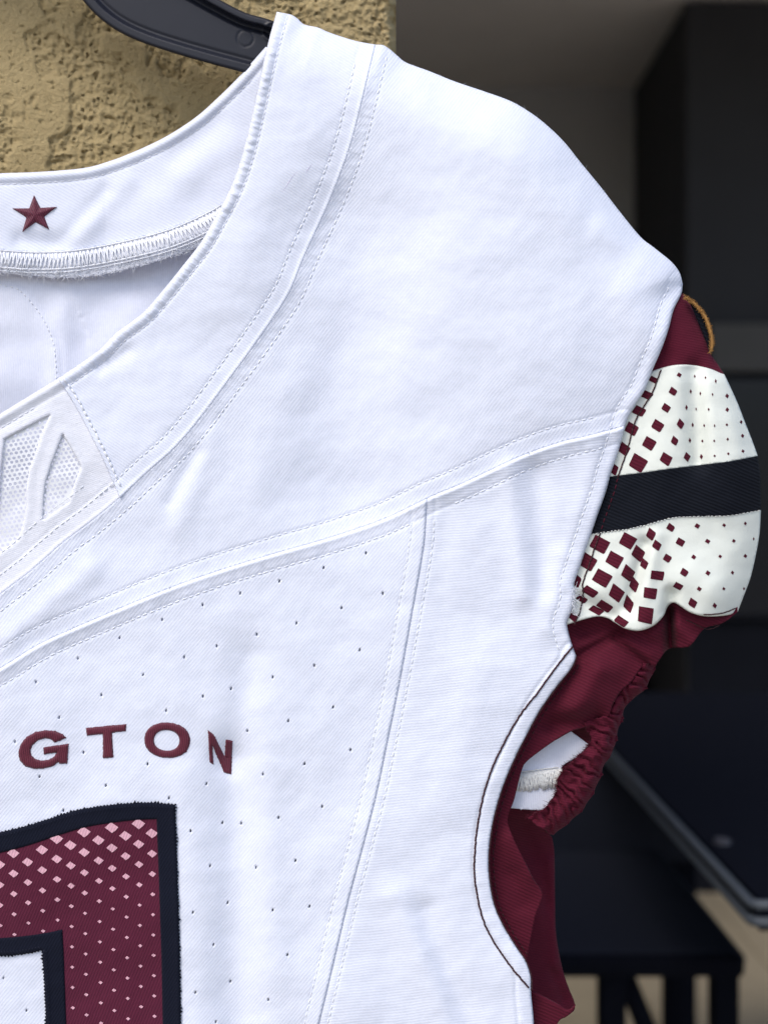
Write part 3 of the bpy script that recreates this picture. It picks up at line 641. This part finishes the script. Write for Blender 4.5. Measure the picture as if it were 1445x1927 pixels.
panel('sleeve_flap', FLAP, lambda P: -34+1.5*g(FC.q(P, 40)[0], 4, 6)-2*np.clip(1-FC.q(P, 40)[0]/2.5, 0, 1)+2*noise(P, 40, 96), M['maroon'], jersey, step=3)
TAB = join(line((1071,1374),(1110,1403)), smooth([(1110,1403),(1085,1425),(1060,1440),(1050,1462),(1049,1488),(1022,1526)]), line((1022,1526),(950,1520),(950,1440),(1071,1374)))
h_tab = lambda P: -62-.02*(P[:, 0]-950)+2*noise(P, 40, 97)+4*g(np.abs(P[:, 1]-(1468-.12*(P[:, 0]-1000))), 0, 20)
tab = panel('white_lining', TAB, h_tab, M['jersey_knit'], jersey, step=3)
paths = []
for x in np.arange(962, 1056, 3.0):
    for sgn in (-1, 1):
        t = np.linspace(0, 1, 4)[:, None]; q = np.array([x, 1452-.12*(x-1000)])*(1-t)+np.array([x+sgn*6+rng.normal(0, 1.4), 1487-.12*(x-1000)+rng.normal(0, 1.5)])*t
        paths.append(W(q, h_tab(q)+np.array([2, 3.2, 3.2, 2])))
for yy in (1450, 1478):
    x = np.arange(960, 1052, 2.0); q = np.stack([x, yy-.12*(x-1000)+rng.normal(0, .4, len(x))], 1); paths.append(W(q, h_tab(q)+2))
new_obj('overlock_thread', tubes_mesh('overlock_thread', paths, [1.3*S]*len(paths), 5), M['thread_cream'], tab, kind='stuff')

# patch on top of the sleeve with its fuzzy gold edge
GE = [(1288,559),(1303,569),(1317,583),(1328,601),(1335,621),(1339,643),(1337,662)]
pt = panel('sleeve_patch', join(smooth(GE), smooth(R1[1:5])[::-1]), lambda P: -40+.0*P[:, 0], M['navy_twill'], jersey, step=3)
ge = smooth(GE, 2.0)
new_obj('gold_border', tubes_mesh('gold_border', [W(ge, -34)], [np.interp(np.linspace(0, 1, len(ge)), [0, .25, .7, 1], [1.8, 2.8, 3.8, 2.4])*S], 8), M['gold'], pt, label='fuzzy gold edge of the sleeve patch')
i = rng.integers(0, len(ge), 700); th = rng.uniform(0, 2*math.pi, 700)
hairs('gold_fuzz', W(ge[i]+np.stack([2.6*np.cos(th), 2.6*np.sin(th)], 1), -33+rng.normal(0, 2, 700)), np.stack([np.cos(th), -.3+rng.normal(0, .3, 700), -np.sin(th)], 1), rng.uniform(1.5, 3.6, 700)*S, .5*S, M['gold'], pt, curl=.8)

# loose fibres: worn corner of the armhole, lint on the shoulder
i = 90; a = np.stack([rng.uniform(1074, 1084, i), rng.uniform(1106, 1156, i)], 1)
hairs('frayed_edge', W(a, h_side(a)+4), np.stack([rng.normal(.6, .5, i), rng.normal(-.6, .4, i), rng.normal(0, .7, i)], 1), rng.uniform(4, 11, i)*S, .6*S, M['thread'], jersey, curl=1.0)
i = 18; k = rng.integers(0, len(T.p), i)
hairs('edge_lint', W(T.p[k]+[0, 1.5], H0(T.p[k]+[0, 1.5])-2), np.stack([rng.normal(.3, .6, i), rng.normal(0, .4, i), np.abs(rng.normal(.6, .5, i))], 1), rng.uniform(2, 6, i)*S, .3*S, M['thread'], jersey, curl=1.2)

# ---------------------------------------------------------------- hanger
hanger = thing('clothes_hanger', 'black plastic clothes hanger carrying the white jersey by its shoulder', 'hanger')
U_PTS = [(-150,-240),(-60,-225),(60,-165),(220,-95),(330,-46),(415,0),(463,24),(518,41),(620,90),(760,170)]
L_PTS = [(-150,-150),(-60,-140),(60,-85),(130,-28),(179,26),(221,58),(273,82),(337,103),(400,121),(489,145),(600,178),(720,225)]
UC, LC = Curve(U_PTS), Curve(L_PTS)
def h_hang(P):
    du, _, _ = UC.q(P, 60); dl, _, _ = LC.q(P, 60)
    h = -100+16*(1-sm01((du-13)/5))+14*(1-sm01((dl-17)/6))
    h -= 7*g(du, 24, 5)+2*g(dl, 26, 3)
    h -= 5*np.clip(1-du/4, 0, 1)**2+6*np.clip(1-dl/5, 0, 1)**2
    r_ = np.hypot(P[:, 0]-462, P[:, 1]-72); h += -1.2*g(r_, 15.5, 1.6)
    r_ = np.hypot(P[:, 0]-514, P[:, 1]-60); h += 2.5*g(r_, 18, 2)
    return h
panel('hanger_arm', join(smooth(U_PTS), line(U_PTS[-1], L_PTS[-1]), smooth(L_PTS)[::-1], line(L_PTS[0], U_PTS[0])), h_hang, M['plastic'], hanger, step=2.6, thick=14)
hk = [(-100,-200),(-100,-300),(-100,-360),(-90,-410),(-50,-450),(0,-460),(50,-440),(80,-400),(85,-360)]
hq = smooth(hk, 6); new_obj('hanger_hook', tubes_mesh('hanger_hook', [W(hq, -105)], [9*S], 10), plain('steel_hook', (.55, .55, .56), .3, .05, metallic=1.0), hanger)

# ---------------------------------------------------------------- stucco wall (the end of a pier; the open patio begins at its right edge)
k = NT('tan_stucco'); tc = k.n('ShaderNodeTexCoord').outputs['Object']
k.l(k.mix(k.noise(tc, 30, 6, .65), (.34, .262, .13), (.53, .415, .225)), k.b.inputs['Base Color']); k.b.inputs['Roughness'].default_value = .92
k.b.inputs['Specular IOR Level'].default_value = .2
k.l(k.bump(k.noise(tc, 1700, 4), .0006, 1.0, k.bump(k.noise(tc, 420, 5, .65), .0017, .9)), k.b.inputs['Normal']); M['stucco'] = k.m
HW = -215.0
def fbm(P, sc, seed, o=4):
    h = 0; a = 1
    for i in range(o): h = h+a*noise(P, sc, seed+i); sc /= 2.05; a *= .52
    return h
def h_stucco(P):
    wp = P+np.stack([8*noise(P, 40, 101), 8*noise(P, 40, 102)], 1)
    n1 = fbm(wp*[1, .8], 130, 103); plat = sm01((n1+.05)/.25)                     # smooth trowelled islands
    gr = .75*fbm(wp, 19, 110, 6); rough = np.clip(1-plat, .12, 1)
    rough = np.clip(rough+sm01((P[:, 0]-470)/80)*.7, 0, 1.1)
    h = HW+8*plat+5.6*rough*(1.0*gr+.3)+3*fbm(P, 300, 120, 2)+.8*fbm(P, 16, 124, 3)+2.3*(rough+.12)*fbm(P, 8, 150, 2)
    h -= 7*np.clip((-.5-fbm(wp+400, 11, 130, 2))*3.0, 0, 1)*np.clip(rough, .5, 1)  # pits
    d = (742+4*noise(np.stack([P[:, 1], 0*P[:, 1]], 1), 14, 140)+3*noise(np.stack([P[:, 1], 0*P[:, 1]], 1), 40, 141))-P[:, 0]
    return h-40*np.clip(1-d/14, 0, 1.0)**2
swall = thing('stucco_wall', 'rough tan stucco wall behind the black hanger', 'wall')
gx = np.concatenate([np.arange(-300, 700, 2.6), np.arange(700, 746, 1.8)]); gy = np.arange(-140, 620, 2.6); X, Y = np.meshgrid(gx, gy)
P = np.stack([X.ravel(), Y.ravel()], 1)
nx, ny = len(gx), len(gy); I = np.arange(nx*ny).reshape(ny, nx)
Q = np.stack([I[:-1, :-1], I[1:, :-1], I[1:, 1:], I[:-1, 1:]], -1).reshape(-1, 4)
kx = np.sign(742-P[:, 0]); new_obj('stucco_coat', mesh_from('stucco_coat', W(P, h_stucco(P)), Q), M['stucco'], swall)
yw = 245*S; XE = (722-CX)*S*(F+245)/F
boxes('wall_core', [(-1.9, XE, yw, yw+.32, 0, 3.6)], M['stucco'], swall)

# ---------------------------------------------------------------- the shaded patio behind
M['floor'] = plain('tan_floor_tile', (.33, .275, .19), .7, .16, 9, bump=.0008)
M['grout'] = plain('grout', (.22, .18, .13), .9, .15, 20)
M['taupe'] = plain('taupe_render', (.43, .42, .415), .9, .08, 6, bump=.001)
M['soffit'] = plain('taupe_soffit', (.66, .615, .57), .9, .08, 6)
M['charcoal'] = plain('charcoal_cladding', (.024, .0245, .029), .8, .2, 5)
M['black'] = plain('black_lacquer', (.006, .007, .012), .7, .2, 8, spec=.15)
M['table'] = plain('black_powder_coat', (.006, .007, .012), .8, .2, 30, spec=.04)
M['trim'] = plain('grey_table_trim', (.085, .10, .12), .5, .1, 30)
M['sling'] = cloth('dark_navy_sling', (.016, .018, .028), (.01, .012, .02), 90, 9)
M['sling'] = plain('dark_navy_sling_fabric', (.021, .024, .037), .9, .25, 80, spec=.1)
M['greyband'] = plain('grey_board', (.075, .073, .07), .8, .1, 8)
D0 = F*S
fl = boxes('floor', [(-2.0, 3.4, yw+.3, 6.2, -.2, -.02)], M['grout'], kind='structure'); fl['label'] = 'tan tiled patio floor under the dark furniture'
tb = bmesh.new(); box_bm(tb, -.222, .222, -.222, .222, -.02, 0, bevel=.003); tme = bpy.data.meshes.new('floor_tile'); tb.to_mesh(tme); tb.free(); tme.materials.append(M['floor'])
for i in range(-1, 6):
    for j in range(0, 12):
        o = bpy.data.objects.new('floor_tile', tme); COL.objects.link(o); o.parent = fl; o.location = (i*.45+.1, .75+j*.45, rng.uniform(-.0015, 0))
gr = boxes('ground', [(-30, 30, -40, 40, -.3, -.205)], plain('pale_concrete', (.33, .31, .28), .9, .15, 3), kind='structure'); gr['label'] = 'pale paving in front of the wall'
bw = boxes('back_wall', [(-2.0, 3.4, 5.05, 5.2, -.02, 3.42)], M['taupe']); bw['label'] = 'dark taupe wall at the back of the patio'; bw['category'] = 'wall'
sw = boxes('added_side_wall', [(-2.15, -2.0, yw+.3, 5.2, -.02, 3.42)], M['taupe']); sw['label'] = 'unseen taupe side wall added behind the stucco to keep the patio dark'; sw['category'] = 'wall'  # unseen wall, put in to keep light out of the patio
ce = boxes('ceiling', [(-2.2, 3.6, 1.8, 5.3, 3.42, 3.6)], M['soffit'], kind='structure'); ce['label'] = 'taupe ceiling of the covered patio'
# chimney breast at the right with a grey mantel band and an added black panel that darkens the front below
fx = 1.155
ch = thing('chimney_breast', 'tall charcoal chimney breast at the right behind the sleeve', 'chimney')
boxes('chimney_shaft', [(fx, 2.6, 4.05, 5.04, -.02, 3.405)], M['charcoal'], ch, bevel=.01)
boxes('darkening_panel', [(fx+.01, 2.59, 4.03, 4.049, -.02, 1.03)], M['black'], ch)  # black sheet added so the sunlit lower chimney front comes out dark
boxes('mantel_board', [(fx+.08, 2.6, 3.99, 4.05, ZC+.53, ZC+.715)], M['greyband'], ch, bevel=.008)
tv = thing('television', 'large black television on the chimney breast below the grey board', 'television', (1.88, 4.0, 1.5))
def kid(name, lst, mat, par, bevel=0.0, **kw):
    o = boxes(name, lst, mat, par, bevel, **kw); o.matrix_parent_inverse = Matrix.Translation(-Vector(par.location)); return o
kid('bezel', [(1.17, 2.58, 3.985, 4.04, 1.04, 1.965)], M['black'], tv, .006)
kid('screen', [(1.185, 2.565, 3.981, 3.984, 1.065, 1.95)], plain('dark_glass', (.004, .005, .010), .25, .05, spec=.3), tv)

cb = thing('dark_filler_cabinet', 'black cabinet added to darken the back wall left of the chimney breast', 'cabinet', (.6, 4.8, 0))  # cabinet invented to turn this stretch of back wall near black
kid('cabinet_body', [(.10, 1.13, 4.66, 5.04, .0, 1.32)], M['black'], cb, .006)
for a, b in ((.11, .61), (.62, 1.12)):
    d_ = kid('cabinet_door', [(a, b, 4.635, 4.657, .06, 1.30)], M['black'], cb, .003)
    o = boxes('handle', [(b-.06, b-.045, 4.61, 4.634, .8, 1.0)], M['trim'], d_); o.matrix_parent_inverse = (Matrix.Translation(Vector(cb.location)) @ d_.matrix_parent_inverse).inverted()
# table: its left edge runs straight away from the camera
zt = ZC-.45
table = thing('patio_table', 'black table with a moulded edge, its corner pointing at the camera', 'table', (.9, 1.6, 0))
X0, Y0 = .428, .742
top = kid('table_top', [(X0+.008, 1.05, Y0+.008, 2.4, zt-.006, zt)], M['table'], table, .002)
for zz, rr_ in ((zt-.007, .006), (zt-.027, .006)):
    o = new_obj('edge_moulding', tubes_mesh('edge_moulding', [[(X0, 2.4, zz), (X0, Y0+.006, zz), (X0+.006, Y0, zz), (1.05, Y0, zz)]], [rr_], 12), M['trim'], table); o.matrix_parent_inverse = Matrix.Translation(-Vector(table.location))
kid('edge_core', [(X0+.003, 1.06, Y0+.003, 2.41, zt-.030, zt-.0075)], M['table'], table, .002)
kid('table_apron', [(X0+.012, 1.04, Y0+.012, 2.39, zt-.042, zt-.0305)], M['table'], table, .002)
for x, y in ((1.0, Y0+.07), (1.0, 2.34), (X0+.3, 2.34)):
    kid('leg', [(x-.03, x+.03, y-.03, y+.03, 0, zt-.05)], M['table'], table, .004)
yp = .45/((1587-CY)/F)-D0; xp = (1358-CX)/F*(yp+D0)
pb = bmesh.new(); bmesh.ops.create_cone(pb, cap_ends=True, segments=24, radius1=.012, radius2=.011, depth=.006, matrix=Matrix.Translation((xp, yp, zt+.003)))
po = bm_obj('table_plug', pb, plain('grey_plug', (.06, .06, .075), .4), table); po.matrix_parent_inverse = Matrix.Translation(-Vector(table.location))

# counter stool drawn under the table
stool = thing('counter_stool', 'black counter stool with a dark sling seat tucked against the table', 'stool', (.3, 1.45, 0))
zs = ZC-.70; ys = .70/((1800-CY)/F)-D0
kid('seat', [(.02, .575, ys+.01, ys+.62, zs-.028, zs)], M['sling'], stool, .012)
kid('seat_rail', [(.015, .570, ys, ys+.035, zs-.036, zs-.002)], M['table'], stool, .01)
kid('seat_rail', [(.545, .572, ys+.036, ys+.52, zs-.036, zs-.004)], M['table'], stool, .008)
bm = bmesh.new(); box_bm(bm, .03, .655, -.014, .014, -.03, .19, bevel=.01)
for v in bm.verts: v.co.y += ys+.63+v.co.z*.12; v.co.z += zs+.005
o = bm_obj('backrest', bm, M['sling'], stool); o.matrix_parent_inverse = Matrix.Translation(-Vector(stool.location))
for x in (.365, .545):
    kid('leg', [(x-.021, x+.021, ys+.02, ys+.062, 0, zs-.03)], M['table'], stool, .006)
for x in (.20, .585):
    kid('leg', [(x-.02, x+.02, ys+.54, ys+.58, 0, zs-.03)], M['table'], stool, .006)
def bar(name, a, b, r_, mat, par):
    o = new_obj(name, tubes_mesh(name, [[a, b]], [r_], 8), mat, par); o.matrix_parent_inverse = Matrix.Translation(-Vector(par.location)); return o
bar('brace', (.385, ys+.045, zs-.04), (.505, ys+.045, zs-.34), .016, M['table'], stool)
bar('footrest', (.365, ys+.04, .22), (.545, ys+.04, .22), .014, M['table'], stool)
bar('footrest', (.545, ys+.05, .30), (.545, ys+.48, .30), .014, M['table'], stool)
# faint scuffs on the collar band
SM = plain('lilac_scuff', (.62, .58, .74), .9, .1, 300, spec=.1)
for q in ([(560,322),(548,336),(538,352),(531,362)], [(588,309),(580,318),(575,327)], [(622,288),(619,294)]):
    p = smooth(q, 2.0); new_obj('scuff_mark', tubes_mesh('scuff_mark', [W(p, h_collar(p)-.25)], [np.interp(np.linspace(0, 1, len(p)), [0, .5, 1], [.3, .8, .3])*S], 5), SM, jersey)
